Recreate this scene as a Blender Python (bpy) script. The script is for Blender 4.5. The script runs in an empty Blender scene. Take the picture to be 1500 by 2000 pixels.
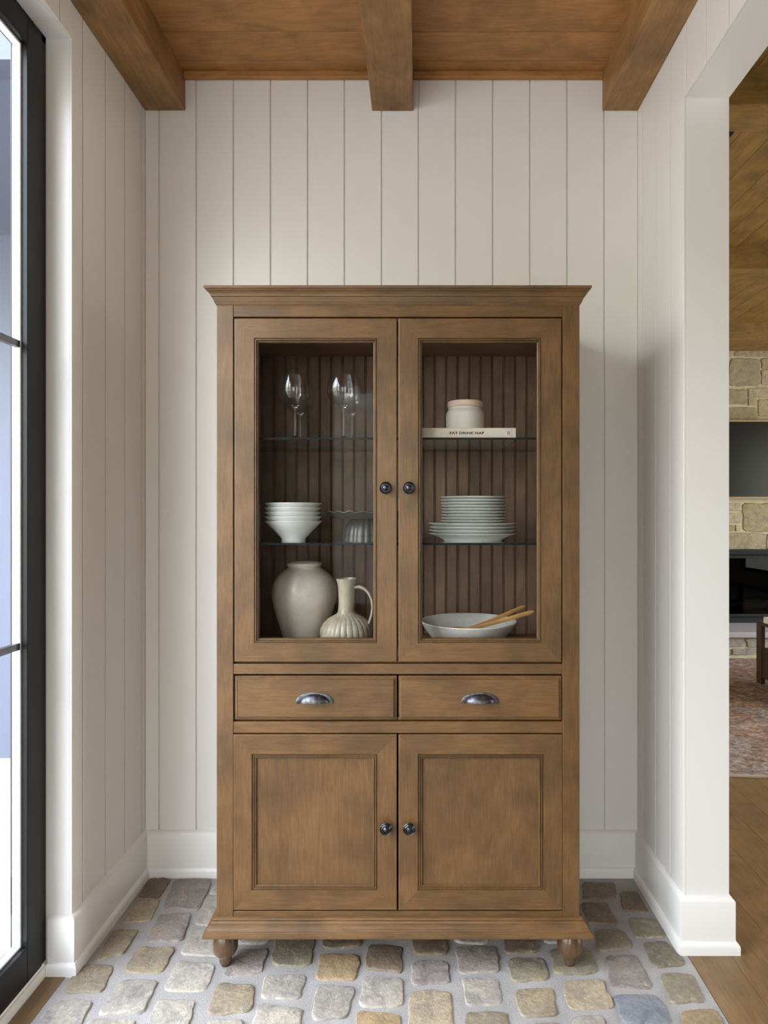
import bpy, bmesh, math, random
from mathutils import Vector, Matrix
R = random.Random(7)
S = bpy.context.scene
COL = S.collection
PI = math.pi

# ------------------------------------------------------------------ camera
F, PX, PY, H = 1259.0, 818.0, 1003.0, 1.30      # focal length and principal point in photo pixels, eye height
cd = bpy.data.cameras.new('camera'); cam = bpy.data.objects.new('camera', cd); COL.objects.link(cam)
cd.sensor_fit = 'VERTICAL'; cd.sensor_height = 36; cd.lens = F / 2000 * 36
cd.shift_x = (750 - PX) / 2000; cd.shift_y = (PY - 1000) / 2000
cd.clip_start = 0.02; cd.clip_end = 200
cam.location = (0, 0, H); cam.rotation_euler = (PI / 2, 0, 0)
S.camera = cam
S.view_settings.view_transform = 'Standard'; S.view_settings.look = 'None'
S.view_settings.gamma = 1; S.view_settings.use_curve_mapping = False
S.view_settings.exposure = 0.0
S.cycles.use_denoising = True
S.cycles.max_bounces = 12; S.cycles.diffuse_bounces = 6; S.cycles.transparent_max_bounces = 16
S.cycles.sample_clamp_indirect = 8

def ramp(nt, fac, stops, interp='LINEAR'):
    r = nt.nodes.new('ShaderNodeValToRGB'); r.color_ramp.interpolation = interp
    el = r.color_ramp.elements
    while len(el) < len(stops): el.new(0.5)
    for e, (p, c) in zip(el, stops): e.position = p; e.color = (*c, 1)
    nt.links.new(fac, r.inputs[0]); return r.outputs[0]

# ------------------------------------------------------------------ world: pale sky above a band of trees and lawn
w = bpy.data.worlds.new('world'); S.world = w; w.use_nodes = True
nt = w.node_tree; nt.nodes.clear()
tc = nt.nodes.new('ShaderNodeTexCoord'); sx = nt.nodes.new('ShaderNodeSeparateXYZ'); nt.links.new(tc.outputs['Generated'], sx.inputs[0])
nz = nt.nodes.new('ShaderNodeTexNoise'); nz.inputs['Scale'].default_value = 9; nz.inputs['Detail'].default_value = 6
nt.links.new(tc.outputs['Generated'], nz.inputs['Vector'])
ma = nt.nodes.new('ShaderNodeMath'); ma.operation = 'MULTIPLY_ADD'; ma.inputs[1].default_value = 0.55
nt.links.new(nz.outputs[0], ma.inputs[0]); nt.links.new(sx.outputs[2], ma.inputs[2])
cc = ramp(nt, ma.outputs[0], [(0.0, (.42, .40, .36)), (0.27, (.42, .41, .36)), (0.34, (.30, .32, .24)), (0.46, (.50, .53, .44)), (0.54, (1.0, 1.0, 1.0)), (1.0, (.86, .92, 1.06))])
bg = nt.nodes.new('ShaderNodeBackground'); bg.inputs[1].default_value = 15.5
nt.links.new(cc, bg.inputs[0]); wo = nt.nodes.new('ShaderNodeOutputWorld'); nt.links.new(bg.outputs[0], wo.inputs[0])

def area(name, loc, rot, sx_, sy_, power, color, portal=False):
    l = bpy.data.lights.new(name, 'AREA'); l.shape = 'RECTANGLE'; l.size = sx_; l.size_y = sy_
    l.energy = power; l.color = color
    if portal: l.cycles.is_portal = True
    o = bpy.data.objects.new(name, l); COL.objects.link(o); o.location = loc; o.rotation_euler = rot; return o
area('daylight_glazed_door', (-1.16, .86, 1.32), (0, -PI / 2, 0), 2.6, 2.0, 1, (1, 1, 1), True)

area('daylight_window_behind', (-0.4, -2.62, 1.45), (PI / 2, 0, 0), 1.0, 2.2, 1, (1, 1, 1), True)
area('daylight_added_living_window', (6.12, 3.05, 1.4), (0, PI / 2, 0), 2.3, 5.1, 1, (1, 1, 1), True)  # portal for the unseen side window added to brighten the living room

# ------------------------------------------------------------------ materials
def newmat(name):
    m = bpy.data.materials.new(name); m.use_nodes = True; nt = m.node_tree
    return m, nt, nt.nodes['Principled BSDF']
def bump(nt, b, h, strength, dist=0.002):
    n = nt.nodes.new('ShaderNodeBump'); n.inputs['Strength'].default_value = strength; n.inputs['Distance'].default_value = dist
    nt.links.new(h, n.inputs['Height']); nt.links.new(n.outputs[0], b.inputs['Normal'])
def coords(nt, scale=(1, 1, 1), rnd=0.0):
    t = nt.nodes.new('ShaderNodeTexCoord'); mp = nt.nodes.new('ShaderNodeMapping'); mp.inputs['Scale'].default_value = scale
    src = t.outputs['Object']
    if rnd:
        oi = nt.nodes.new('ShaderNodeObjectInfo'); v = nt.nodes.new('ShaderNodeVectorMath'); v.operation = 'MULTIPLY_ADD'
        cb = nt.nodes.new('ShaderNodeCombineXYZ')
        for i in range(3): nt.links.new(oi.outputs['Random'], cb.inputs[i])
        nt.links.new(cb.outputs[0], v.inputs[0]); v.inputs[1].default_value = (rnd, rnd * .7, rnd * 1.3); nt.links.new(src, v.inputs[2]); src = v.outputs[0]
    nt.links.new(src, mp.inputs[0]); return mp.outputs[0]
def noise(nt, vec, scale, detail=3, rough=.5, dist=0):
    n = nt.nodes.new('ShaderNodeTexNoise'); n.inputs['Scale'].default_value = scale; n.inputs['Detail'].default_value = detail
    n.inputs['Roughness'].default_value = rough; n.inputs['Distortion'].default_value = dist
    nt.links.new(vec, n.inputs['Vector']); return n.outputs[0]
def mix(nt, a, b, f, mode='MIX'):
    m = nt.nodes.new('ShaderNodeMix'); m.data_type = 'RGBA'; m.blend_type = mode
    for sock, v in ((m.inputs[0], f), (m.inputs[6], a), (m.inputs[7], b)):
        if hasattr(v, 'node'): nt.links.new(v, sock)
        elif isinstance(v, (int, float)): sock.default_value = v
        else: sock.default_value = (*v, 1)
    return m.outputs[2]
def plain(name, c, rough=.5, metal=0, spec=None, **kw):
    m, nt, b = newmat(name)
    b.inputs['Base Color'].default_value = (*c, 1); b.inputs['Roughness'].default_value = rough; b.inputs['Metallic'].default_value = metal
    if spec is not None: b.inputs['Specular IOR Level'].default_value = spec
    for k, v in kw.items(): b.inputs[k].default_value = v
    return m
def wood(name, light, dark, axis, rough=.42, blotch=.5, fine=1.0, figure=.5, coat=0.0):
    """stained wood, grain running along `axis` of the object's own space"""
    m, nt, b = newmat(name)
    st = {'X': (.06, 1, 1), 'Y': (1, .06, 1), 'Z': (1, 1, .06)}[axis]
    st2 = {'X': (.22, 1, 1), 'Y': (1, .22, 1), 'Z': (1, 1, .22)}[axis]
    v1 = coords(nt, st, 7.0); v2 = coords(nt, st2, 5.0); v3 = coords(nt, (1, 1, 1), 3.0)
    g = noise(nt, v1, 170 * fine, 5, .65)
    fg = noise(nt, v2, 13, 3, .5, 1.6)
    wv = nt.nodes.new('ShaderNodeMath'); wv.operation = 'MULTIPLY'; wv.inputs[1].default_value = 26; nt.links.new(fg, wv.inputs[0])
    sn = nt.nodes.new('ShaderNodeMath'); sn.operation = 'SINE'; nt.links.new(wv.outputs[0], sn.inputs[0])
    sn2 = nt.nodes.new('ShaderNodeMath'); sn2.operation = 'MULTIPLY_ADD'; sn2.inputs[1].default_value = .5; sn2.inputs[2].default_value = .5; nt.links.new(sn.outputs[0], sn2.inputs[0])
    bl = noise(nt, v3, 6.5, 3, .55, .4)
    mid = tuple((a + c) / 2 for a, c in zip(light, dark))
    c1 = ramp(nt, g, [(.30, dark), (.5, mid), (.70, light)])
    c2 = mix(nt, mid, light, sn2.outputs[0])
    c3 = mix(nt, c1, c2, figure)
    blr = ramp(nt, bl, [(.32, (1 - blotch,) * 3), (.62, (1.08, 1.08, 1.06))])
    c4 = mix(nt, c3, blr, 1.0, 'MULTIPLY')
    nt.links.new(c4, b.inputs['Base Color']); b.inputs['Roughness'].default_value = rough
    if coat: b.inputs['Coat Weight'].default_value = coat; b.inputs['Coat Roughness'].default_value = .25
    bump(nt, b, g, .12, .0006)
    return m
def stone_mat(name, tint_scale=1.0, edge=(.62, .58, .50)):
    """split stone; the piece's own colour comes from obj.color"""
    m, nt, b = newmat(name)
    oi = nt.nodes.new('ShaderNodeObjectInfo'); v = coords(nt, (1, 1, 1), 4.0)
    n1 = noise(nt, v, 16, 5, .6, .6); n2 = noise(nt, v, 90, 4, .7); n3 = noise(nt, v, 34, 4, .6, 1.5)
    r1 = ramp(nt, n1, [(.3, (.72, .70, .70)), (.5, (1.0, .98, .95)), (.68, (1.22, 1.16, 1.02))])
    c = mix(nt, oi.outputs['Color'], r1, 1.0, 'MULTIPLY')
    r2 = ramp(nt, n2, [(.34, (.74, .74, .74)), (.5, (1, 1, 1)), (.64, (1.25, 1.25, 1.22))])
    c = mix(nt, c, r2, .75, 'MULTIPLY')
    r3 = ramp(nt, n3, [(.60, (0, 0, 0)), (.72, (1, 1, 1))])
    c = mix(nt, c, edge, mix(nt, (0, 0, 0), r3, .35))
    nt.links.new(c, b.inputs['Base Color']); b.inputs['Roughness'].default_value = .62
    hs = nt.nodes.new('ShaderNodeMath'); hs.operation = 'MULTIPLY_ADD'; hs.inputs[1].default_value = .35; nt.links.new(n2, hs.inputs[0]); nt.links.new(n1, hs.inputs[2])
    bump(nt, b, hs.outputs[0], 1.0, .006)
    return m
def mortar_mat(name, c, k=.8):
    m, nt, b = newmat(name); v = coords(nt)
    n1 = noise(nt, v, 8, 5, .6); n2 = noise(nt, v, 220, 3, .7)
    cc = ramp(nt, n1, [(.3, tuple(x * k for x in c)), (.7, tuple(x * 1.08 for x in c))])
    cc = mix(nt, cc, ramp(nt, n2, [(.35, (.85, .85, .85)), (.65, (1.1, 1.1, 1.1))]), 1.0, 'MULTIPLY')
    nt.links.new(cc, b.inputs['Base Color']); b.inputs['Roughness'].default_value = .75
    h = nt.nodes.new('ShaderNodeMath'); h.operation = 'MULTIPLY_ADD'; h.inputs[1].default_value = 4; nt.links.new(n1, h.inputs[0]); nt.links.new(n2, h.inputs[2])
    bump(nt, b, h.outputs[0], .35, .004); return m
def glaze(name, c, c2, spots=None, rough=.25, bumpy=0.0, scale=60):
    m, nt, b = newmat(name); v = coords(nt, (1, 1, 1))
    n = noise(nt, v, scale * .3, 4, .6)
    col = ramp(nt, n, [(.35, c2), (.6, c)])
    if spots:
        s = noise(nt, v, scale * 4, 2, .6)
        col = mix(nt, col, spots, ramp(nt, s, [(.665, (0, 0, 0)), (.69, (1, 1, 1))]))
    nt.links.new(col, b.inputs['Base Color']); b.inputs['Roughness'].default_value = rough
    if bumpy: bump(nt, b, noise(nt, v, scale, 3, .6), bumpy, .003)
    return m
def pane_mat(name, tint=(1, 1, 1), ior=1.5, refl=1.0):
    """thin glazing: clear, with the mirror share of a real pane"""
    m = bpy.data.materials.new(name); m.use_nodes = True; nt = m.node_tree; nt.nodes.clear()
    o = nt.nodes.new('ShaderNodeOutputMaterial'); mx = nt.nodes.new('ShaderNodeMixShader'); fr = nt.nodes.new('ShaderNodeFresnel'); fr.inputs[0].default_value = ior
    ge = nt.nodes.new('ShaderNodeNewGeometry'); ir = nt.nodes.new('ShaderNodeMath'); ir.operation = 'MULTIPLY_ADD'     # same index for the rear face of the thin sheet
    ir.inputs[1].default_value = 1 / ior - ior; ir.inputs[2].default_value = ior; nt.links.new(ge.outputs['Backfacing'], ir.inputs[0]); nt.links.new(ir.outputs[0], fr.inputs[0])
    tr = nt.nodes.new('ShaderNodeBsdfTransparent'); tr.inputs[0].default_value = (*tint, 1)
    gl = nt.nodes.new('ShaderNodeBsdfGlossy'); gl.inputs['Roughness'].default_value = .0; gl.inputs[0].default_value = (refl, refl, refl, 1)
    for a_, b_ in ((fr.outputs[0], mx.inputs[0]), (tr.outputs[0], mx.inputs[1]), (gl.outputs[0], mx.inputs[2]), (mx.outputs[0], o.inputs[0])): nt.links.new(a_, b_)
    return m
def rug_mat():
    m, nt, b = newmat('faded_rug'); v = coords(nt, (1, 1, 1)); v2 = coords(nt, (1, 1.25, 1))
    n1 = noise(nt, v2, 3.2, 6, .72, .8); n2 = noise(nt, v2, 26, 5, .75, .4)
    c = ramp(nt, n1, [(.34, (.16, .14, .15)), (.45, (.28, .23, .20)), (.52, (.20, .11, .075)), (.60, (.30, .20, .14)), (.68, (.34, .29, .26))])
    c = mix(nt, c, ramp(nt, n2, [(.36, (.35, .32, .36)), (.5, (1, 1, 1)), (.62, (1.8, 1.75, 1.7))]), .85, 'MULTIPLY')
    nt.links.new(c, b.inputs['Base Color']); b.inputs['Roughness'].default_value = .95
    bump(nt, b, n2, .5, .004); return m
def metal_mat(name, c1, c2, rough):
    m, nt, b = newmat(name); v = coords(nt)
    n = noise(nt, v, 90, 4, .6)
    nt.links.new(ramp(nt, n, [(.35, c2), (.62, c1)]), b.inputs['Base Color']); b.inputs['Metallic'].default_value = 1; b.inputs['Roughness'].default_value = rough
    return m

M = {}
M['paint'] = plain('white_wall_paint', (.80, .776, .746), .42)
M['trim'] = plain('white_trim_paint', (.82, .805, .78), .32)
CL, CD = (.172, .087, .029), (.072, .036, .0125)
for ax in 'XYZ':
    M['cab' + ax] = wood('brown_stained_maple_' + ax.lower(), CL, CD, ax, .42, .32, 1.5, .35, .05)
    M['glz' + ax] = wood('glazed_moulding_' + ax.lower(), tuple(.80 * k for k in CL), tuple(.62 * k for k in CD), ax, .40, .3, 1.5, .35, .05)
    M['inn' + ax] = wood('dark_cabinet_interior_' + ax.lower(), (.280, .165, .100), (.155, .092, .058), ax, .5, .3, 1.0, .35)
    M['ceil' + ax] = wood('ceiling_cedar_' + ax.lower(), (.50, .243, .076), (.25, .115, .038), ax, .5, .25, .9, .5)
    M['beam' + ax] = wood('beam_wood_' + ax.lower(), (.38, .205, .072), (.17, .088, .032), ax, .5, .35, .7, .5)
    M['oak' + ax] = wood('oak_floor_' + ax.lower(), (.235, .140, .062), (.135, .078, .034), ax, .42, .25, .8, .45)
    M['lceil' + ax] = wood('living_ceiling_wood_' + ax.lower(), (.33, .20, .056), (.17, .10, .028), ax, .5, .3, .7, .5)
M['foot'] = wood('dark_polished_foot', (.130, .066, .026), (.055, .028, .013), 'Z', .22, .3, 1.0, .3, .6)
M['walnut'] = wood('walnut', (.075, .032, .014), (.04, .017, .008), 'Z', .5)
M['utensil'] = wood('pale_beech', (.62, .36, .13), (.48, .26, .09), 'X', .5, .12)
M['gap'] = plain('dark_gap', (.02, .014, .01), .8)
M['stone'] = stone_mat('split_floor_stone')
M['wallstone'] = stone_mat('chimney_stone', edge=(.55, .50, .38))
M['mortar'] = mortar_mat('floor_mortar', (.37, .352, .330))
M['wallmortar'] = mortar_mat('chimney_mortar', (.60, .55, .38))
M['pewter'] = metal_mat('dark_pewter', (.16, .165, .18), (.06, .06, .067), .40)
M['knob'] = metal_mat('blackened_knob', (.10, .10, .108), (.04, .04, .044), .38)
M['black'] = plain('black_door_metal', (.009, .009, .010), .45, 0, .3)
M['blackmat'] = plain('black_firebox_metal', (.006, .007, .010), .6, 0, .25)
M['rubber'] = plain('black_rubber', (.01, .01, .01), .6)
M['pane'] = pane_mat('low_reflection_pane', refl=.06)
M['firepane'] = pane_mat('dark_fire_glass', (.4, .4, .4), refl=.15)
M['outpane'] = pane_mat('door_glazing', (.96, .98, 1.0))
M['thinglass'] = pane_mat('thin_wine_glass', (.985, .985, .985), 1.5)
M['shelf'] = pane_mat('shelf_glass', (.90, .95, .94), 1.45)
M['shelfedge'] = plain('shelf_glass_edge', (.014, .019, .022), .6, 0, .05)
M['glass'] = plain('wine_glass', (1, 1, 1), 0.0, 0, None, **{'Transmission Weight': 1.0, 'IOR': 1.45})
M['porcelain'] = plain('white_porcelain', (.74, .76, .74), .16)
M['vase'] = glaze('cream_glaze', (.72, .66, .58), (.63, .56, .48), None, .2, .6, 45)
M['jug'] = glaze('crackle_beige_glaze', (.38, .33, .245), (.27, .23, .155), (.55, .52, .42), .2, .35, 110)
M['speckle'] = glaze('speckled_stoneware', (.72, .70, .66), (.66, .64, .60), (.22, .17, .13), .25, .1, 70)
M['smoke'] = plain('grey_fluted_glaze', (.055, .050, .043), .35)
M['jar'] = plain('ivory_matte_ceramic', (.66, .63, .55), .6)
M['jarlid'] = wood('pale_lid_wood', (.74, .58, .46), (.66, .50, .38), 'X', .55, .08)
M['cloth'] = glaze('cream_book_cloth', (.66, .59, .50), (.60, .53, .44), None, .85, .3, 300)
M['pages'] = plain('book_pages', (.72, .68, .6), .9)
M['ink'] = plain('black_ink', (.02, .02, .02), .7)
M['greyink'] = plain('grey_ink', (.18, .16, .17), .7)
M['screen'] = plain('dark_screen', (.012, .013, .015), .22, 0, .25)
M['tvframe'] = wood('pale_frame_wood', (.40, .28, .14), (.30, .20, .10), 'X', .45, .1)
M['rug'] = rug_mat()
M['ruged'] = plain('rug_binding', (.42, .36, .28), .9)
M['hearth'] = plain('hearth_slab_stone', (.36, .35, .37), .5)
M['siding'] = plain('outside_siding', (.075, .09, .14), .6)
M['patio'] = mortar_mat('patio_paving', (.30, .27, .23))
M['whitebook'] = plain('white_book_cover', (.8, .8, .82), .4)

# ------------------------------------------------------------------ helpers
def px(x, Y): return (x - PX) / F * Y
def pz(y, Y): return H + (PY - y) / F * Y
OFF = {}
def obj(name, bm, mat, parent=None, smooth=None, mats=None):
    """link a bmesh (built in room coordinates) as ONE object; a child is shifted into its thing's own space"""
    off = OFF.get(parent.name, Vector()) if parent else Vector()
    if off.length: bmesh.ops.translate(bm, verts=bm.verts, vec=-off)
    bmesh.ops.recalc_face_normals(bm, faces=bm.faces)
    me = bpy.data.meshes.new(name); bm.to_mesh(me); bm.free()
    for m_ in (mats or [mat]): me.materials.append(m_)
    if smooth is not None:
        me.polygons.foreach_set('use_smooth', [True] * len(me.polygons)); me.set_sharp_from_angle(angle=math.radians(smooth))
    o = bpy.data.objects.new(name, me); COL.objects.link(o)
    if parent: o.parent = parent; OFF[o.name] = off
    return o
def tag(o, label, cat, group=None):
    o['label'] = label; o['category'] = cat
    if group: o['group'] = group
    return o
def thing(name, label, cat, loc=(0, 0, 0), group=None):
    o = bpy.data.objects.new(name, None); COL.objects.link(o); o.location = loc; o.empty_display_size = .05
    OFF[o.name] = Vector(loc); return tag(o, label, cat, group)
def struct(name, bm, mat, smooth=None):
    o = obj(name, bm, mat, None, smooth); o['kind'] = 'structure'; return o
def B(*boxes, bevel=0.0, seg=1):
    """boxes (x0,x1,y0,y1,z0,z1) joined into one bmesh"""
    bm = bmesh.new()
    for x0, x1, y0, y1, z0, z1 in boxes:
        r = bmesh.ops.create_cube(bm, size=1.0)
        bmesh.ops.scale(bm, verts=r['verts'], vec=(x1 - x0, y1 - y0, z1 - z0))
        bmesh.ops.translate(bm, verts=r['verts'], vec=((x0 + x1) / 2, (y0 + y1) / 2, (z0 + z1) / 2))
    if bevel: bmesh.ops.bevel(bm, geom=list(bm.edges), offset=bevel, segments=seg, profile=.6, affect='EDGES')
    return bm
def grid_faces(bm, rows, closed_u=False, closed_v=False):
    nu, nv = len(rows), len(rows[0])
    for i in range(nu if closed_u else nu - 1):
        for j in range(nv if closed_v else nv - 1):
            a, b, c, d = rows[i][j], rows[(i + 1) % nu][j], rows[(i + 1) % nu][(j + 1) % nv], rows[i][(j + 1) % nv]
            if len({a, b, c, d}) >= 3:
                try: bm.faces.new([v for k, v in enumerate((a, b, c, d)) if v not in (a, b, c, d)[:k]])
                except ValueError: pass
def lathe(prof, n=48, bm=None, flute=None, axis='Z', centre=(0, 0, 0), mod=None):
    """turn a profile [(r,z)] about an upright axis; flute=(count, depth fn of profile index)"""
    bm = bm or bmesh.new(); rows = []
    for k, (r, z) in enumerate(prof):
        if r < 1e-6:
            v = bm.verts.new((0, 0, z)); rows.append([v] * n); continue
        row = []
        for j in range(n):
            a = 2 * PI * j / n; rr = r; zz = z
            if mod: rr, zz = mod(k, r, z, a)
            row.append(bm.verts.new((rr * math.cos(a), rr * math.sin(a), zz)))
        rows.append(row)
    grid_faces(bm, rows, False, True)
    if axis == 'Y': bmesh.ops.rotate(bm, verts=bm.verts, matrix=Matrix.Rotation(PI / 2, 3, 'X'))    # +z of the profile points to the viewer (-Y)
    bmesh.ops.translate(bm, verts=bm.verts, vec=centre)
    return bm
def sweep(path, prof, side=1, d0=None, d1=None):
    """profile [(out, z)] swept along an XY polyline with mitred corners; d0/d1 = direction of the run before/after, for end mitres"""
    P = [Vector(p) for p in path]; bm = bmesh.new(); rows = []
    for i, p in enumerate(P):
        a = (P[i] - P[i - 1]).normalized() if i > 0 else (Vector(d0) if d0 else (P[1] - P[0]).normalized())
        b = (P[i + 1] - P[i]).normalized() if i < len(P) - 1 else (Vector(d1) if d1 else (P[-1] - P[-2]).normalized())
        na, nb = Vector((-a.y, a.x)) * side, Vector((-b.y, b.x)) * side
        m_ = (na + nb); m_ = m_ / (m_.dot(na)) if m_.length > 1e-6 else na
        rows.append([bm.verts.new((p.x + m_.x * o_, p.y + m_.y * o_, z)) for o_, z in prof])
    grid_faces(bm, rows, False, True)
    for r in (rows[0], rows[-1]): bm.faces.new(r)
    return bm
def frame_loop(x0, x1, z0, z1, prof, bm=None):
    """rectangular moulding in the XZ plane: profile [(inset, y)]"""
    bm = bm or bmesh.new()
    rows = [[bm.verts.new((x, y, z)) for x, z in ((x0 + d, z0 + d), (x1 - d, z0 + d), (x1 - d, z1 - d), (x0 + d, z1 - d))] for d, y in prof]
    grid_faces(bm, rows, True, True); return bm
def piece(bm_or_me, name, mat, parent, color=None, smooth=None):
    o = obj(name, bm_or_me, mat, parent, smooth)
    if color: o.color = (*color, 1)
    return o
def blob_stone(quad, top, depth, n=36, rings=3, rough=.0022, rnd=.28, rng=R, plane='Z', at=0.0):
    """an irregular, round-cornered stone from four corners in a plane, standing `top` proud of it"""
    bm = bmesh.new(); c = sum((Vector(q) for q in quad), Vector((0, 0))) / 4
    p = [Vector(q) for q in quad]; ph = [rng.uniform(0, 6.28) for _ in range(3)]
    out = []
    for k in range(n):
        a = 2 * PI * k / n; ca, sa = math.cos(a), math.sin(a); e = 9.0 if plane == 'Z' else 14.0
        s = (abs(ca) ** e + abs(sa) ** e) ** (-1 / e); u, v = .5 + .5 * ca * s, .5 + .5 * sa * s
        q = p[0] * (1 - u) * (1 - v) + p[1] * u * (1 - v) + p[2] * u * v + p[3] * (1 - u) * v
        wob = 1.045 + .026 * math.sin(3 * a + ph[0]) + .020 * math.sin(5 * a + ph[1]) + .018 * math.sin(8 * a + ph[2]) + rng.uniform(-.022, .022)
        out.append(c + (q - c) * wob)
    tilt = Vector((rng.uniform(-1, 1), rng.uniform(-1, 1))) * top * 1.2
    size = max((q - c).length for q in out); rows = []
    def pt(q, z):
        if plane == 'Z': return (q.x, q.y, at + z)
        return (q.x, at - z, q.y)          # stones standing proud of a wall that faces -Y
    levels = [(1.02, -depth), (1.0, top * .25), (.968, top * .82), (.90, top * .98), (.5, top), (.2, top)]
    for s, z in levels:
        row = []
        for q in out:
            qq = c + (q - c) * s
            zz = z + (0 if z < 0 else (tilt.dot(qq - c) / size * .35 + rng.uniform(-rough, rough) * (0.25 if s > .9 else .3 * s)))
            row.append(bm.verts.new(pt(qq, zz)))
        rows.append(row)
    grid_faces(bm, rows, False, True)
    bm.faces.new(rows[-1])
    return bm
def copy_tree(o, loc, rotz=0, label=None, group=None):
    c = o.copy(); COL.objects.link(c); c.location = loc; c.rotation_euler.z = rotz
    if label: c['label'] = label
    if group: c['group'] = group
    for ch in list(o.children):
        d = ch.copy(); COL.objects.link(d); d.parent = c
    return c

# ------------------------------------------------------------------ dimensions of the room
XL, XR, YB, ZC = -.985, .788, 2.320, 2.882          # nook: left wall, right wall, back wall, ceiling
YJ, ZJ = 1.83, 2.649                                # far jamb and head of the glazed door opening
YO, ZO, XR2 = 1.918, 2.537, .922                    # end of the right wall, head of the cased opening, its living room side
YF = -2.6                                           # wall behind the camera
YS = 6.26                                           # chimney face in the living room
T = .0070                                           # thickness of a wall board

# floors
fl = struct('floor', B((-.990, .790, YF, YB, -.08, 0)), M['mortar'])
LG, TAN, OCH, BRN, BLU, PUR, OLV = (.335, .312, .275), (.31, .26, .185), (.32, .235, .135), (.18, .135, .095), (.20, .215, .25), (.25, .218, .20), (.23, .20, .145)
def Z1(q): return [(60 + x / 3.75, 1700 + y / 3.75) for x, y in q]
def Z2(q): return [(400 + x / 3.75, 1820 + y / 3.75) for x, y in q]
def Z3(q): return [(760 + x / 3.75, 1820 + y / 3.75) for x, y in q]
def Z4(q): return [(1120 + x / 4.6875, 1700 + y / 4.6875) for x, y in q]
stones = [
 (Z1([(870, 60), (1030, 60), (945, 190), (790, 190)]), BRN), (Z1([(1060, 62), (1335, 70), (1225, 285), (975, 265)]), PUR),
 (Z1([(800, 212), (945, 205), (880, 365), (655, 375)]), TAN), (Z1([(950, 312), (1180, 315), (1110, 510), (845, 515)]), PUR),
 (Z1([(605, 430), (790, 428), (680, 610), (475, 655)]), TAN), (Z1([(775, 562), (1065, 568), (955, 745), (685, 740)]), TAN),
 (Z1([(1300, 190), (1430, 190), (1350, 405), (1205, 390)]), LG), (Z1([(1190, 428), (1420, 440), (1375, 625), (1100, 605)]), LG),
 (Z1([(365, 682), (610, 690), (530, 880), (235, 895)]), TAN), (Z1([(655, 795), (935, 800), (820, 1035), (495, 1050)]), LG),
 (Z1([(1075, 662), (1350, 690), (1290, 872), (970, 882)]), LG), (Z1([(190, 948), (455, 950), (350, 1160), (20, 1175)]), LG),
 (Z1([(420, 1088), (765, 1085), (700, 1270), (330, 1280)]), LG), (Z1([(935, 938), (1200, 950), (1150, 1175), (835, 1190)]), LG),
 (Z2([(235, 128), (460, 135), (410, 295), (125, 325)]), PUR), (Z2([(525, 30), (805, 30), (775, 242), (485, 242)]), OLV),
 (Z2([(865, -60), (1145, -60), (1140, 108), (860, 110)]), BRN), (Z2([(850, 158), (1135, 168), (1105, 352), (815, 337)]), OCH),
 (Z2([(1195, 90), (1448, 105), (1440, 293), (1180, 268)]), BRN), (Z2([(90, 375), (362, 383), (335, 582), (12, 602)]), TAN),
 (Z2([(450, 312), (752, 312), (690, 485), (412, 478)]), LG), (Z2([(825, 382), (1092, 398), (1045, 622), (778, 637)]), LG),
 (Z2([(1170, 332), (1448, 342), (1448, 548), (1128, 542)]), LG), (Z2([(30, 642), (280, 650), (255, 835), (-35, 835)]), LG),
 (Z2([(390, 528), (718, 558), (670, 748), (330, 750)]), LG), (Z2([(1118, 588), (1428, 598), (1428, 800), (1108, 800)]), OCH),
 (Z2([(795, 700), (1060, 700), (1050, 880), (755, 880)]), TAN),
 (Z3([(175, -60), (420, -60), (422, 162), (178, 158)]), BRN), (Z3([(165, 215), (422, 212), (442, 372), (168, 378)]), PUR),
 (Z3([(485, 105), (785, 102), (802, 290), (512, 293)]), PUR), (Z3([(835, -60), (1085, -60), (1102, 142), (848, 152)]), BRN),
 (Z3([(865, 190), (1128, 186), (1168, 345), (900, 358)]), OLV), (Z3([(150, 438), (448, 432), (472, 695), (148, 695)]), TAN),
 (Z3([(535, 335), (805, 345), (828, 522), (572, 532)]), LG), (Z3([(918, 415), (1198, 410), (1228, 608), (968, 618)]), TAN),
 (Z3([(565, 586), (862, 586), (892, 770), (558, 770)]), OLV), (Z3([(1055, 668), (1252, 662), (1300, 850), (1045, 850)]), TAN),
 (Z3([(1338, 622), (1560, 616), (1620, 800), (1370, 800)]), LG), (Z3([(1180, 128), (1462, 118), (1530, 302), (1210, 302)]), OLV),
 (Z3([(1265, 368), (1555, 350), (1650, 548), (1325, 562)]), TAN),
 (Z4([(85, 112), (372, 112), (392, 245), (95, 265)]), BRN), (Z4([(66, 288), (312, 298), (402, 492), (125, 475)]), BRN),
 (Z4([(428, 195), (590, 200), (685, 368), (462, 362)]), BRN), (Z4([(500, 432), (735, 432), (845, 608), (560, 605)]), OLV),
 (Z4([(188, 535), (462, 542), (548, 702), (240, 738)]), OLV), (Z4([(636, 665), (850, 650), (1035, 852), (740, 892)]), OLV),
 (Z4([(300, 782), (582, 788), (722, 1072), (342, 1062)]), PUR), (Z4([(788, 945), (1085, 950), (1200, 1185), (900, 1215)]), OLV),
 (Z4([(372, 1138), (782, 1136), (905, 1402), (458, 1385)]), BLU), (Z4([(1005, 1285), (1295, 1265), (1390, 1460), (985, 1470)]), OCH),
]
boxes = []
def floor_stone(q, col):
    top = R.uniform(.0045, .0062)
    quad = []
    for x, y in q:
        Y = (H - .004) * F / (y - PY); quad.append(((x - PX) / F * Y, Y))
    quad = [quad[3], quad[2], quad[1], quad[0]]
    v_ = R.uniform(.88, 1.14); c = tuple(k * v_ for k in col)
    piece(blob_stone(quad, top, .03), 'stone', M['stone'], fl, c, 45)
    boxes.append((min(a for a, b in quad), max(a for a, b in quad), min(b for a, b in quad), max(b for a, b in quad)))
for q, col in stones: floor_stone(q, col)
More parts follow.
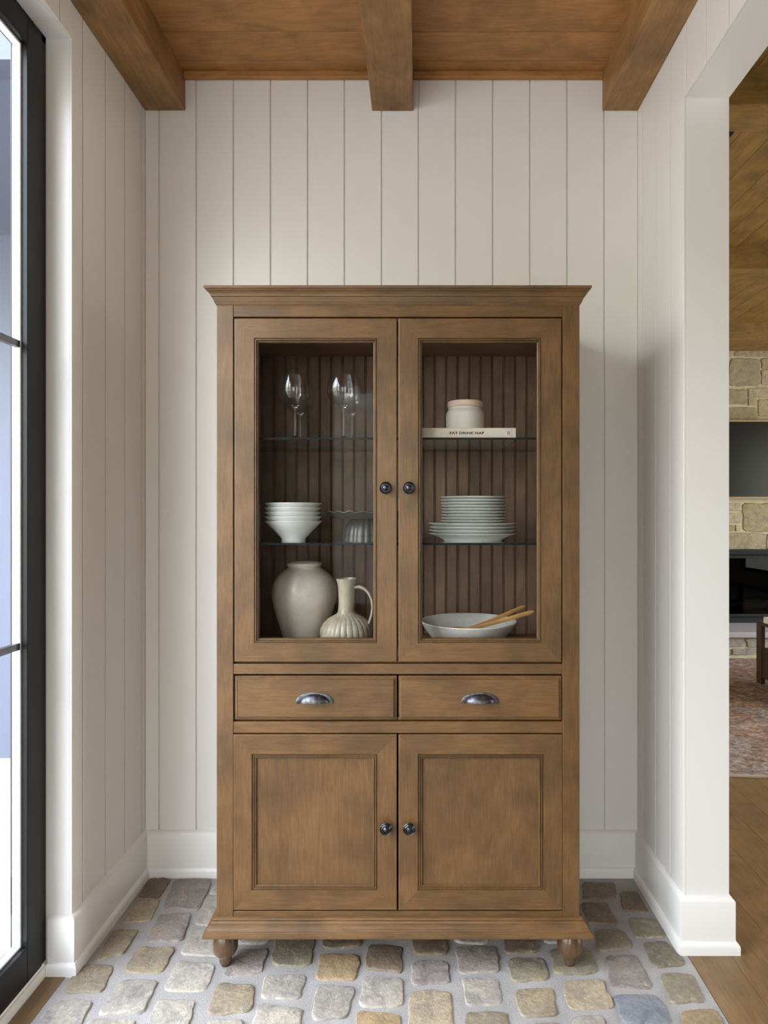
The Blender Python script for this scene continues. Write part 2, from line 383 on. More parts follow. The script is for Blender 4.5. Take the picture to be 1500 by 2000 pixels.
for ystart in (2.30, 1.632, 1.600, 1.560):           # the courses that lie under the cabinet and nearer than the frame
    row = 0; y = ystart
    while y > .75:
        h = R.uniform(.088, .112); x = -.975 + (row % 2) * .06 + R.uniform(0, .02)
        while x < .74:
            wd = min(R.uniform(.09, .135), .775 - x)
            bx = (x, x + wd, y - h, y)
            if wd > .06 and not any(bx[0] < b[1] + .006 and bx[1] > b[0] - .006 and bx[2] < b[3] + .006 and bx[3] > b[2] - .006 for b in boxes):
                j = lambda: R.uniform(-.004, .004)
                quad = [(x + j(), y - h + j()), (x + wd + j(), y - h + j()), (x + wd + j(), y + j()), (x + j(), y + j())]
                col = R.choice((LG, LG, TAN, PUR, OLV, TAN, OCH)); v_ = R.uniform(.88, 1.14)
                piece(blob_stone(quad, .0052, .03), 'stone', M['stone'], fl, tuple(k * v_ for k in col), 45); boxes.append(bx)
                x += wd + R.uniform(.016, .024)
            else: x += .02
        y -= h + R.uniform(.014, .020); row += 1

fw = struct('floor', B((.790, 6.0, YF, YS + .4, -.10, -.014)), M['gap'])
x = .7915
while x < 4.6:
    wd = R.choice((.128, .128, .150)); y = R.uniform(.2, 1.1)
    while y < 3.6:
        L = R.uniform(.8, 1.7)
        if x + wd / 2 > .93 or y < 1.9:
            o = piece(B((x + .0006, x + wd - .0006, y + .0005, y + L - .0005, -.014, 0), bevel=.0008), 'plank', M['oakY'], fw)
        y += L
    x += wd
obj('plank_field', B((.93, 4.6, 3.6, 6.2, -.014, -.001)), M['oakY'], fw)
st = struct('trim_1', B((-1.046, -.9905, -.13, YJ, -.05, .0015), bevel=.0008), M['oakY'])
struct('trim_2', B((-1.13, -1.047, -.13, YJ, -.05, .030), (-1.075, -1.054, -.13, YJ, .030, .0355)), M['trim'])

# ------------------------------------------------------------------ walls of the nook, each board its own piece
def board_run(wall, edges, make, mat):
    g = .0026
    for i_, (a, b) in enumerate(zip(edges, edges[1:])):
        piece(B(make(a + (g if i_ else 0), b - (g if i_ < len(edges) - 2 else 0)), bevel=.0009), 'board', mat, wall)
wb = struct('wall_back', B((XL - .12, XR2 - .01, YB + T, YB + .12, -.05, ZC + .05)), M['paint'])
k = F / YB
ge = [XL] + [(p - PX) / k for p in (311, 383.5, 456, 528.5, 601, 673, 745.5, 817.5, 890, 962.5, 1035, 1107.5, 1180)] + [XR]
board_run(wb, ge, lambda a, b: (a, b, YB, YB + T, .12, ZC), M['paint'])
wl = struct('wall_left', B((XL - .135, XL - T, YJ + .012, YB + .1, -.05, ZC + .05), (XL - .135, XL - T, YF, YJ + .012, ZJ + .012, ZC + .05), (XL - .135, XL - T, YF, -.13, -.05, ZJ + .012)), M['paint'])
gl = [2.292, 2.160, 2.026, 1.890]
board_run(wl, [YJ] + gl[::-1] + [YB], lambda a, b: (XL - T, XL, a, b, .12, ZC), M['paint'])
gh = [YJ - .061 - .134 * i for i in range(18)]
board_run(wl, gh[::-1] + [YJ], lambda a, b: (XL - T, XL, a, b, ZJ, ZC), M['paint'])
wr = struct('wall_right', B((XR + T, XR2, YO + .012, YB + .02, -.05, ZC + .05), (XR + T, XR2, YF, YO + .012, ZO + .012, ZC + .05)), M['paint'])
gr = [2.273, 2.144, 2.021]
board_run(wr, [YO] + gr[::-1] + [YB], lambda a, b: (XR, XR + T, a, b, .12, ZC), M['paint'])
gh = [YO - .018 - .131 * i for i in range(34)]
board_run(wr, gh[::-1] + [YO], lambda a, b: (XR, XR + T, a, b, ZO, ZC), M['paint'])
# linings of the two openings
lj = struct('trim_3', B((-1.059, XL - T, YJ, YJ + .014, 0, ZJ)), M['trim'])
bmh = B(*[(-1.059, XL - T, a, b, ZJ, ZJ + .012) for a, b in ((-.13, .70), (.7015, YJ - .062), (YJ - .0605, YJ + .014))], bevel=.0012)
struct('trim_4', bmh, M['trim'])
struct('trim_5', B((XR + T, XR2 + .001, YO, YO + .014, 0, ZO)), M['trim'])
struct('trim_6', B((XR + T, XR2 + .001, YF, YO + .014, ZO, ZO + .014)), M['trim'])
# baseboards with a shoe moulding
bp = [(0, .0), (.024, 0), (.024, .022), (.0225, .028), (.018, .0335), (.014, .035), (.014, .151), (.0125, .1545), (.002, .1625), (0, .163)]
struct('baseboard_left', sweep([(-1.046, YJ), (XL, YJ), (XL, YB)], bp, -1, None, (1, 0)), M['trim'], 30)
struct('baseboard_back', sweep([(XL, YB), (XR, YB)], bp, -1, (0, 1), (0, -1)), M['trim'], 30)
struct('baseboard_right', sweep([(XR, YB), (XR, YO), (XR2, YO), (XR2, YS)], bp, -1, (1, 0), None), M['trim'], 30)
struct('wall_behind', B((XL - .135, -.90, YF - .12, YF, -.05, ZC), (.10, 6.1, YF - .12, YF, -.05, ZC), (-.90, .10, YF - .12, YF, 2.55, ZC), (-.90, .10, YF - .12, YF, -.05, .35)), M['paint'])
wn = struct('window_2', frame_loop(-.90, .10, .35, 2.55, [(0, YF), (.06, YF), (.06, YF - .1), (0, YF - .1)]), M['black'])
for x_ in (-.40,): obj('mullion', B((x_ - .015, x_ + .015, YF - .08, YF - .02, .41, 2.49)), M['black'], wn)
for z_ in (1.08, 1.82): obj('muntin', B((-.84, .04, YF - .068, YF - .032, z_ - .01, z_ + .01)), M['black'], wn)
obj('pane', B((-.84, .04, YF - .051, YF - .049, .41, 2.49)), M['outpane'], wn)
wn = struct('added_window_1', B((6.02, 6.07, .5, .56, .25, 2.55), (6.02, 6.07, 5.54, 5.6, .25, 2.55), (6.02, 6.07, .56, 5.54, .25, .31), (6.02, 6.07, .56, 5.54, 2.49, 2.55)), M['black'])  # unseen window, added so daylight brightens the living room
for i in (1, 2, 3, 4): obj('muntin', B((6.03, 6.06, .5 + 1.02 * i - .025, .5 + 1.02 * i + .025, .31, 2.49)), M['black'], wn)

# ------------------------------------------------------------------ glazed door on the left (black, three lights)
dr = struct('door_1', B((-1.115, -1.059, YJ - .020, YJ + .012, .03, ZJ + .02), (-1.115, -1.059, -.13, -.11, .03, ZJ), (-1.115, -1.059, -.13, YJ, ZJ - .020, ZJ + .02)), M['black'])
GX = -1.068
for y0, y1 in ((.870, 1.802), (-.095, .862)):
    s, b0, b1 = .067, .132, 2.566
    obj('stile', B((-1.100, -1.053, y0, y0 + s, .036, 2.628), bevel=.0015), M['black'], dr)
    obj('stile', B((-1.100, -1.053, y1 - s, y1, .036, 2.628), bevel=.0015), M['black'], dr)
    obj('rail', B((-1.100, -1.0535, y0 + s, y1 - s, .036, b0), bevel=.0015), M['black'], dr)
    obj('rail', B((-1.100, -1.0535, y0 + s, y1 - s, b1, 2.628), bevel=.0015), M['black'], dr)
    obj('pane', B((GX - .0015, GX + .0015, y0 + s, y1 - s, b0, b1)), M['outpane'], dr)
    wbm = B((-1.0905, GX - .002, y0 + s, y0 + s + .006, b0, b1), (-1.0905, GX - .002, y1 - s - .006, y1 - s, b0, b1), (-1.0905, GX - .002, y0 + s + .006, y1 - s - .006, b0, b0 + .006), (-1.0905, GX - .002, y0 + s + .006, y1 - s - .006, b1 - .006, b1))
    obj('glazing_bead', wbm, M['trim'], dr)['label'] = 'white glazing bead outside the glass'
    for i in (1, 2):
        z = b0 + (b1 - b0) * i / 3
        obj('muntin', B((GX - .016, GX - .002, y0 + s + .006, y1 - s - .006, z - .009, z + .009)), M['black'], dr)
# outdoors, seen through the glass: paved terrace and the next wing of the house
struct('ground', B((-9, XL - .14, -6, 9, -.15, -.06)), M['patio'])
wo_ = struct('wall_outside', B((-7, XL - .135, 3.6, 3.8, -.1, 4.6)), M['siding'])
for i in range(40):
    piece(B((-7 + i * .15, -7 + i * .15 + .147, 3.585, 3.6, -.06, 4.5)), 'board', M['siding'], wo_)
struct('roof', B((-4.2, XL - .14, 2.2, 3.58, 2.85, 2.95)), M['siding'])
struct('wall_outside', B((XL - .16, XL - .1355, YJ + .01, 3.6, -.1, 3.3)), M['trim'])

# ------------------------------------------------------------------ ceiling
ce = struct('ceiling', B((XL - .1, XR2, YF, YB + .1, ZC + .012, ZC + .1)), M['gap'])
ys = [YB, 2.2535, 2.1185, 1.9845]
while ys[-1] > YF: ys.append(ys[-1] - .135)
for (x0, x1) in ((-.842, -.166), (-.022, .662)):
    for a, b in zip(ys[1:], ys): piece(B((x0, x1, a + .0012, b - .0012, ZC, ZC + .012), bevel=.0015), 'plank', M['ceilX'], ce)
    obj('cove_strip', B((x0 + .001, x1 - .001, YB - .020, YB, ZC - .024, ZC), bevel=.003), M['ceilX'], ce)
for x0, x1, z, lab in ((XL, -.840, 2.7495, 'brown wooden ceiling beam against the left wall'), (-.168, -.0205, 2.748, 'brown wooden ceiling beam in the middle above the cabinet'), (.660, XR, 2.7485, 'brown wooden ceiling beam against the right wall')):
    o = struct('ceiling_beam', B((x0, x1, YF, YB, z, ZC + .01), bevel=.002), M['beamY']); o['label'] = lab

# living room shell
cl = struct('ceiling', B((XR2 - .01, 6.0, YF, YS + .2, ZC + .012, ZC + .1)), M['gap'])
x = XR2 + .005; i = 0
while x < 4.3:
    ycut = R.uniform(2.6, 5.0)
    for a, b in ((.9, ycut), (ycut, YS + .1)):
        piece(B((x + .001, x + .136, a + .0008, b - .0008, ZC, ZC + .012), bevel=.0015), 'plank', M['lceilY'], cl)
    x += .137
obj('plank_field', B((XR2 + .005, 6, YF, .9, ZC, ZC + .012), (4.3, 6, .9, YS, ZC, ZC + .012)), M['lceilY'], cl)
for Yb, lab in ((2.28, 'living room ceiling beam nearest the opening'), (3.815, 'living room ceiling beam in the middle'), (5.35, 'living room ceiling beam nearest the chimney')):
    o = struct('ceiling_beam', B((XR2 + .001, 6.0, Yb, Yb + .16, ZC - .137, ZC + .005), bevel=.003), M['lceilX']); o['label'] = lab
struct('wall_living_left', B((XR2 - .10, XR2, YB + .02, YS + .2, -.05, ZC + .05)), M['paint'])
struct('wall_living_right', B((6.0, 6.1, YF, .5, -.05, ZC + .05), (6.0, 6.1, 5.6, YS + .2, -.05, ZC + .05), (6.0, 6.1, .5, 5.6, -.05, .25), (6.0, 6.1, .5, 5.6, 2.55, ZC + .05)), M['paint'])

ws = struct('wall_chimney', B((XR2, 2.70, YS + .02, YS + .3, -.05, ZC + .02), (4.10, 6.0, YS + .02, YS + .3, -.05, ZC + .02), (2.70, 4.10, YS + .02, YS + .3, .93, ZC + .02), (2.70, 4.10, YS + .32, YS + .4, 0, .93)), M['wallmortar'])
K = YS / F
def wstone(x0, x1, z0, z1, par=None, at=YS + .02, w=None):
    j = lambda: R.uniform(-.006, .006); v_ = R.uniform(.88, 1.12)
    quad = [(x0 + j(), z0 + j()), (x1 + j(), z0 + j()), (x1 + j(), z1 + j()), (x0 + j(), z1 + j())]
    col = w or R.choice(((.34, .30, .19), (.38, .33, .21), (.30, .26, .17), (.36, .32, .23), (.40, .35, .26)))
    piece(blob_stone(quad,   .011, .01, n=36, rough=.003, plane='Y', at=at), 'stone', M['wallstone'], par or ws, tuple(k_ * v_ for k_ in col))
man = [(40, 132, 340, 383), (152, 440, 340, 385), (105, 340, 402, 610), (355, 480, 400, 475), (357, 520, 490, 608), (20, 232, 640, 752), (255, 430, 632, 706), (252, 318, 714, 768),
       (332, 470, 722, 844), (20, 316, 785, 892), (60, 198, 1537, 1590), (60, 196, 1612, 1682), (60, 136, 1702, 1748), (155, 190, 1704, 1748), (214, 480, 1535, 1748), (-60, 390, 1765, 1892), (402, 640, 1765, 1892)]
for a, b, c, d in man:
    wstone(px(1400 + a / 4, YS), px(1400 + b / 4, YS), pz(600 + d / 4, YS), pz(600 + c / 4, YS))
def rows(x0, x1, z0, z1):
    z = z0
    while z < z1 - .04:
        h = min(R.uniform(.09, .22), z1 - z); x = x0
        while x < x1 - .05:
            wd = min(R.uniform(.16, .42), x1 - x)
            if wd > .05: wstone(x + .012, x + wd - .012, z + .011, z + h - .011)
            x += wd
        z += h
XA, XB_ = px(1400, YS), px(1528, YS)
rows(2.0, XA - .02, 1.0, 2.86); rows(XB_ + .02, 4.7, 1.0, 2.86); rows(2.0, 2.62, .26, .97); rows(4.18, 4.7, .26, .97)

# hearth
he = struct('trim_9', B((2.0, 4.7, 5.80, YS + .02, -.02, .19)), M['wallmortar'])
he['label'] = 'raised stone hearth'
o = obj('slab', B((1.97, 4.73, 5.745, YS + .02, .192, .240), bevel=.006, seg=2), M['hearth'], he)
for z0, z1 in ((.03, .085), (.10, .18)):
    x = 2.02 + R.uniform(0, .1)
    while x < 4.6:
        wd = R.uniform(.18, .4); wstone(x, x + wd, z0, z1, he, 5.80, (.27, .25, .22)); x += wd + .03

# fireplace
fp = thing('fireplace', 'black built-in fireplace under the television in the stone chimney', 'fireplace', (3.4, YS, .24))
obj('frame', frame_loop(2.68, 4.12, .2405, .952, [(0, YS + .02), (0, YS - .012), (.05, YS - .012), (.055, YS - .004), (.06, YS - .012), (.085, YS - .012), (.085, YS + .02)]), M['blackmat'], fp)
obj('firebox', frame_loop(2.765, 4.035, .3255, .867, [(0, YS + .01), (.0, YS + .3), (.62, YS + .3), (.62, YS + .29), (.004, YS + .29), (.004, YS + .01)]), M['blackmat'], fp)
obj('glass_front', B((2.766, 4.034, YS + .004, YS + .008, .327, .866)), M['firepane'], fp)
for kx in (3.15, 3.45, 3.7):
    lg = lathe([(0, 0), (.035, 0), (.038, .25), (.03, .5), (0, .5)], 12); bmesh.ops.rotate(lg, verts=lg.verts, matrix=Matrix.Rotation(PI / 2 - .1, 3, 'Y'))
    bmesh.ops.translate(lg, verts=lg.verts, vec=(kx - .25, YS + .15, .375)); obj('log', lg, M['walnut'], fp, 40)
obj('ledge', B((2.70, 4.10, YS - .020, YS - .012, .918, .928), (2.70, 4.10, YS - .020, YS - .012, .275, .283)), M['blackmat'], fp)

tv = thing('television', 'wall-mounted flat television in thin pale wood frame on stone chimney', 'television', (3.5, YS, 1.44))
TY = YS - .055
tz0, tz1 = pz(974, TY), pz(820, TY)
obj('screen', B((2.76, 4.14, TY + .004, TY + .05, tz0 + .012, tz1 - .012)), M['screen'], tv)
obj('frame', frame_loop(2.745, 4.155, tz0, tz1, [(0, TY + .05), (0, TY), (.018, TY), (.018, TY + .05)]), M['tvframe'], tv)

# rug, coffee table, book
rg = thing('rug', 'faded red, brown and violet patterned rug on the oak floor', 'rug', (3, 4.5, 0))
rbm = bmesh.new(); NX, NY = 30, 20
rr_ = [[rbm.verts.new((1.15 + 3.8 * i_ / NX, 3.185 + .012 * math.sin(i_ * .9) * (1 - j_ / NY) + 2.56 * j_ / NY, .009 + .001 * math.sin(i_ * 1.3 + j_))) for j_ in range(NY + 1)] for i_ in range(NX + 1)]
grid_faces(rbm, rr_); g = bmesh.ops.extrude_face_region(rbm, geom=list(rbm.faces)); bmesh.ops.translate(rbm, verts=[v for v in g['geom'] if isinstance(v, bmesh.types.BMVert)], vec=(0, 0, -.008))
obj('pile', rbm, M['rug'], rg, 40)
bbm = bmesh.new()
rr_ = [[bbm.verts.new((1.15 + 3.8 * i_ / NX, 3.185 + .012 * math.sin(i_ * .9) + yy, zz)) for yy, zz in ((-.012, .001), (-.012, .009), (-.004, .0115), (0, .009), (0, .001))] for i_ in range(NX + 1)]
grid_faces(bbm, rr_, False, True); obj('edge_binding', bbm, M['ruged'], rg, 40)
X0, X1_, Y0, Y1_ = 2.586, 3.82, 4.21, 4.940; zt = .482
ct = thing('coffee_table', 'dark walnut coffee table with square legs on the rug', 'table', (3.2, 4.57, .011))
for lx in (X0, X1_ - .031):
    for ly in (Y0, Y1_ - .07): obj('leg', B((lx, lx + .031, ly, ly + .07, .011, zt), bevel=.002), M['walnut'], ct)
obj('tabletop', B((X0 + .0315, X1_ - .0315, Y0 + .001, Y1_ - .001, zt - .028, zt - .001), (X0 + .001, X0 + .0315, Y0 + .0705, Y1_ - .0705, zt - .028, zt - .001), (X1_ - .0315, X1_ - .001, Y0 + .0705, Y1_ - .0705, zt - .028, zt - .001)), M['walnut'], ct)
obj('drawer_box', B((X0 + .006, X1_ - .006, Y0 + .0705, Y1_ - .0705, .06, .285)), M['walnut'], ct)
bk = thing('book', 'white-covered book lying on the dark coffee table', 'book', (2.75, 4.66, zt + .001))
u0, u1, v0, v1, zb = 2.578, 2.90, 4.50, 4.822, zt + .001
obj('cover', B((u0, u1, v0, v1, zb, zb + .003), (u0, u1, v0, v1, zb + .040, zb + .043), (u0, u0 + .003, v0, v1, zb + .003, zb + .040)), M['whitebook'], bk)
obj('pages', B((u0 + .004, u1 - .004, v0 + .004, v1 - .004, zb + .003, zb + .040)), M['pages'], bk)
dl = thing('ceiling_light', 'small black recessed ceiling light beyond the opening', 'light', (1.225, 2.68, ZC - .010))
obj('trim_ring', lathe([(.055, ZC), (.080, ZC), (.080, ZC - .006), (.06, ZC - .008), (.055, ZC - .006)], 32, centre=(1.225, 2.68, 0)), M['blackmat'], dl, 30)
obj('baffle', lathe([(0, ZC - .002), (.055, ZC - .002), (.055, ZC - .006)], 32, centre=(1.225, 2.68, 0)), M['blackmat'], dl, 30)

# ------------------------------------------------------------------ THE CABINET
YFc, YBk = 1.840, 2.285            # face and back
CW = 0.0014615                     # metres per photo pixel on the cabinet's face
def fx(x): return (x - PX) * CW
def fz(y): return H - (y - PY) * CW
CX0, CX1 = fx(423), fx(1132)
FTOP, FBOT = 1.942, .104
cab = thing('display_cabinet', 'tall brown wooden display cabinet with glass upper doors standing on stone floor', 'cabinet', ((CX0 + CX1) / 2, 2.06, .005))
mx_, mz_, my_ = M['cabX'], M['cabZ'], M['cabY']
SW = .046
obj('side_panel', B((CX0, CX0 + .018, YFc + .021, YBk, .105, 1.93), bevel=.001), mz_, cab)
obj('side_panel', B((CX1 - .018, CX1, YFc + .021, YBk, .105, 1.93), bevel=.001), mz_, cab)
obj('stile', B((CX0, fx(455.5), YFc, YFc + .021, .13, 1.93), bevel=.0015, seg=2), mz_, cab)
obj('stile', B((fx(1099), CX1, YFc, YFc + .021, .13, 1.93), bevel=.0015, seg=2), mz_, cab)
for y0, y1 in ((1297, 1317), (1410, 1432)):
    obj('rail', B((fx(455.7), fx(1098.8), YFc + .001, YFc + .021, fz(y1), fz(y0)), bevel=.001), mx_, cab)
obj('rail', B((fx(455.7), fx(1098.8), YFc + .001, YFc + .021, fz(618.5), 1.925), bevel=.001), mx_, cab)
obj('rail', B((fx(455.7), fx(1098.8), YFc + .001, YFc + .021, .13, fz(1780.5)), bevel=.001), mx_, cab)
# crown and base mouldings run round the front and both sides
path = [(CX0, YBk), (CX0, YFc), (CX1, YFc), (CX1, YBk)]
crown = [(-.015, 1.942), (.0270, 1.942), (.0282, 1.939), (.0275, 1.935), (.0235, 1.9335), (.0230, 1.9315), (.0205, 1.930), (.0165, 1.9265), (.0140, 1.921), (.0130, 1.9165), (.0100, 1.9150), (.0092, 1.911), (.0070, 1.9075), (.0062, 1.903), (.0040, 1.902), (.0036, 1.8985), (.0010, 1.8955), (.0, 1.893), (-.015, 1.893)]
obj('crown_moulding', sweep(path, crown, -1), mx_, cab, 25)
base = [(-.015, .150), (.004, .150), (.0075, .1485), (.0085, .1455), (.0080, .1425), (.0110, .1415), (.0125, .138), (.0170, .136), (.0180, .131), (.0195, .127), (.0230, .1245), (.0240, .1215), (.0265, .1205), (.0275, .117), (.0300, .1160), (.0310, .1130), (.0315, .106), (.0300, .104), (-.015, .104)]
obj('base_moulding', sweep(path, base, -1), mx_, cab, 25)
obj('top_board', B((CX0 + .002, CX1 - .002, YFc + .002, YBk - .001, 1.928, 1.9405)), mx_, cab)
# inside
IX0, IX1 = CX0 + .0185, CX1 - .0185
IY = 2.262
obj('inner_side', B((IX0, IX0 + .004, YFc + .022, IY, .875, 1.853)), M['innZ'], cab)
obj('inner_side', B((IX1 - .004, IX1, YFc + .022, IY, .875, 1.853)), M['innZ'], cab)
obj('inner_top', B((IX0, IX1, YFc + .022, IY + .01, 1.853, 1.866)), M['innX'], cab)
obj('inner_floor', B((IX0, IX1, YFc + .022, IY + .01, .862, .875)), M['innX'], cab)
for z_ in (.70, .15): obj('divider', B((IX0, IX1, YFc + .022, IY + .01, z_, z_ + .012)), M['innX'], cab)
bpn = obj('back_panel', B((CX0 + .018, CX1 - .018, IY + .008, YBk - .002, .12, 1.93)), M['innZ'], cab)
gx0 = px(780 + 145 / 3.1235, IY); gp = 70.2 / 3.1235 * IY / F
ks = range(int((IX0 - gx0) / gp) - 1, int((IX1 - gx0) / gp) + 2)
for q in ks:
    a, b = max(gx0 + q * gp + .0034, IX0 + .0045), min(gx0 + (q + 1) * gp - .0034, IX1 - .0045)
    if b - a > .004:
        piece(B((a, b, IY, IY + .008, .876, 1.8525), bevel=.0012), 'bead_board', M['innZ'], bpn)
    c = gx0 + q * gp
    if IX0 + .01 < c < IX1 - .01:
        bm = bmesh.new(); n = 6
        rws = [[bm.verts.new((c - .0022 * math.cos(PI * t / n), IY + .008 - .0075 * math.sin(PI * t / n), z)) for t in range(n + 1)] for z in (.876, 1.8525)]
        grid_faces(bm, rws); obj('bead', bm, M['innZ'], bpn, 60)
for z in (1.5140, 1.2090):
    bm = B((IX0 + .005, IX1 - .005, 1.866, 2.235, z, z + .006))
    o = obj('glass_shelf', bm, None, cab, mats=[M['shelf'], M['shelfedge']])
    for p in o.data.polygons:
        if abs(p.normal.z) < .5: p.material_index = 1
    for sx_ in (IX0 + .0045, IX1 - .0125):
        for sy_ in (1.93, 2.17): obj('shelf_pin', B((sx_, sx_ + .008, sy_, sy_ + .008, z - .005, z - .0005)), M['pewter'], cab)

def mitred(x0, x1, z0, z1, wd, parent, y0, y1, wv, whz):
    """four frame members with mitred corners; wd = width of the member"""
    r = .0022
    A = [(x0, z0), (x1, z0), (x1, z1), (x0, z1)]; Bq = [(x0 + wd, z0 + wd), (x1 - wd, z0 + wd), (x1 - wd, z1 - wd), (x0 + wd, z1 - wd)]
    sg = [(1, 1), (-1, 1), (-1, -1), (1, -1)]
    for i in range(4):
        k2 = (i + 1) % 4; bm = bmesh.new(); ends = []
        for q in (i, k2):
            (ax, az), (bx, bz), (s1, s2) = A[q], Bq[q], sg[q]
            P = [(ax, y1, az), (ax, y0 + r, az), (ax + s1 * r * .3, y0 + r * .3, az + s2 * r * .3), (ax + s1 * r, y0, az + s2 * r), (bx, y0, bz), (bx, y1, bz)]
            ends.append([bm.verts.new(p) for p in P])
        grid_faces(bm, ends, False, True)
        for e in ends: bm.faces.new(e)
        obj('rail' if i in (0, 2) else 'stile', bm, wv if i in (0, 2) else whz, parent)
def knob(x, y, parent):
    X, Zk = fx(x), fz(y)
    prof = [(0, 0), (.0085, 0), (.0085, .006), (.0070, .012), (.0100, .0155), (.0155, .0175), (.0176, .0195), (.0176, .0215), (.0160, .0235), (.0145, .0225), (.0135, .0240), (.0115, .0262), (.0098, .0262), (.0088, .0245), (.0070, .0275), (.0035, .0292), (0, .0296)]
    o = obj('knob', lathe(prof, 40, axis='Y', centre=(X, YFc + .0005, Zk)), M['knob'], parent, 35); o['label'] = 'round dark metal knob'
for (x0, x1), (mo0, mo1), kx in (((457.5, 775.2), (496, 737), 754), ((778.2, 1097), (816.5, 1058), 799)):
    d = obj('door', frame_loop(fx(mo0), fx(mo1), fz(1256), fz(660), [(0, YFc + .0005), (.0012, YFc + .003), (.0022, YFc + .0032), (.0036, YFc + .0008), (.0058, YFc + .0006), (.0070, YFc + .003), (.0078, YFc + .0065), (.0098, YFc + .0066), (.0112, YFc + .0075), (.0120, YFc + .011), (.0120, YFc + .02), (0, YFc + .02)]), M['glzZ'], cab, 25)
    d['label'] = 'glazed upper door'
    # four mitred members round the moulding
    wx, wz = fx(mo0) - fx(x0), fz(660) - fz(1256)
    def members(X0, X1, Zz0, Zz1, xi0, xi1, zi0, zi1, par):
        r = .0022
        A = [(X0, Zz0), (X1, Zz0), (X1, Zz1), (X0, Zz1)]; Q = [(xi0, zi0), (xi1, zi0), (xi1, zi1), (xi0, zi1)]; sg = [(1, 1), (-1, 1), (-1, -1), (1, -1)]
        for i in range(4):
            bm = bmesh.new(); ends = []
            for q in (i, (i + 1) % 4):
                (ax, az), (bx, bz), (s1, s2) = A[q], Q[q], sg[q]
                P = [(ax, YFc + .02, az), (ax, YFc + r, az), (ax + s1 * r * .3, YFc + r * .3, az + s2 * r * .3), (ax + s1 * r, YFc, az + s2 * r), (bx, YFc, bz), (bx, YFc + .02, bz)]
                ends.append([bm.verts.new(p) for p in P])
            grid_faces(bm, ends, False, True)
            for e in ends: bm.faces.new(e)
            obj('rail' if i in (0, 2) else 'stile', bm, mx_ if i in (0, 2) else mz_, par)
    members(fx(x0), fx(x1), fz(1292.8), fz(621.5), fx(mo0), fx(mo1), fz(1256), fz(660), d)
    obj('glass_pane', B((fx(mo0) + .011, fx(mo1) - .011, YFc + .012, YFc + .015, fz(1256) + .011, fz(660) - .011)), M['pane'], d)
    knob(kx, 953.5, d)
for (x0, x1), (mo0, mo1), kx in (((455.5, 775.2), (491.5, 737.5), 754.5), ((778.2, 1099), (816, 1062), 799.5)):
    d = obj('door', frame_loop(fx(mo0), fx(mo1), fz(1739), fz(1473), [(0, YFc + .0005), (.0012, YFc + .0032), (.0024, YFc + .0034), (.0040, YFc + .001), (.0062, YFc + .001), (.0074, YFc + .0034), (.0090, YFc + .0034), (.0102, YFc + .0012), (.0120, YFc + .0016), (.0135, YFc + .0035), (.0148, YFc + .0075), (.0148, YFc + .02), (0, YFc + .02)]), M['glzZ'], cab, 25)
    d['label'] = 'lower door with a recessed panel'
    members(fx(x0), fx(x1), fz(1778), fz(1434.5), fx(mo0), fx(mo1), fz(1739), fz(1473), d)
    obj('panel', B((fx(mo0) + .0145, fx(mo1) - .0145, YFc + .0065, YFc + .012, fz(1739) + .0145, fz(1473) - .0145)), mz_, d)
    knob(kx, 1613, d)
def cup_pull(x, y, parent):
    X, Z = fx(x), fz(y); bm = bmesh.new(); n = 32; nv = 10; a, h, p = .0405, .0225, .0215
    def surf(k):
        return [[bm.verts.new((X + (a - k) * math.cos(PI * i / n), YFc - .001 - (p - k) * math.sin(PI * i / n) ** .8 * math.sin(PI / 2 * j / nv) if True else 0, Z + (h - k) * math.sin(PI * i / n) * math.cos(PI / 2 * j / nv))) for j in range(nv + 1)] for i in range(n + 1)]
    o1, o2 = surf(0), surf(.0022)
    grid_faces(bm, o1); grid_faces(bm, o2)
    grid_faces(bm, [[r_[-1] for r_ in o1], [r_[-1] for r_ in o2]])
    o = obj('cup_handle', bm, M['pewter'], parent, 40); o['label'] = 'pewter cup handle'
    # flange
    bm = bmesh.new(); outer, inner = [], []
    for i in range(n + 1):
        t = PI * i / n; outer.append((.0535 * math.cos(t), .0265 * math.sin(t) ** .92)); inner.append((.0435 * math.cos(t), .0205 * math.sin(t) - .001))
    # rounded ears
    fr = [[bm.verts.new((X + q[0], YFc - dy, Z + q[1])) for dy in (0, .0016, .0022) for q in ([o_] if dy < .002 else [(o_[0] * .985, o_[1] * .97)])] + [bm.verts.new((X + i_[0], YFc - .0022, Z + i_[1]))] for o_, i_ in zip(outer, inner)]
    grid_faces(bm, fr)
    for s_ in (-1, 1):
        e = lathe([(0, .0024), (.0050, .0024), (.0060, .0014), (.0060, 0)], 20, axis='Y', centre=(X + s_ * .0480, YFc, Z - .0005)); 
        me_ = bpy.data.meshes.new('t'); e.to_mesh(me_); bm.from_mesh(me_); bpy.data.meshes.remove(me_); e.free()
        e = lathe([(0, .0040), (.0022, .0036), (.0028, .0024)], 12, axis='Y', centre=(X + s_ * .0480, YFc, Z - .0005))
        me_ = bpy.data.meshes.new('t'); e.to_mesh(me_); bm.from_mesh(me_); bpy.data.meshes.remove(me_); e.free()
    obj('handle_flange', bm, M['pewter'], parent, 40)
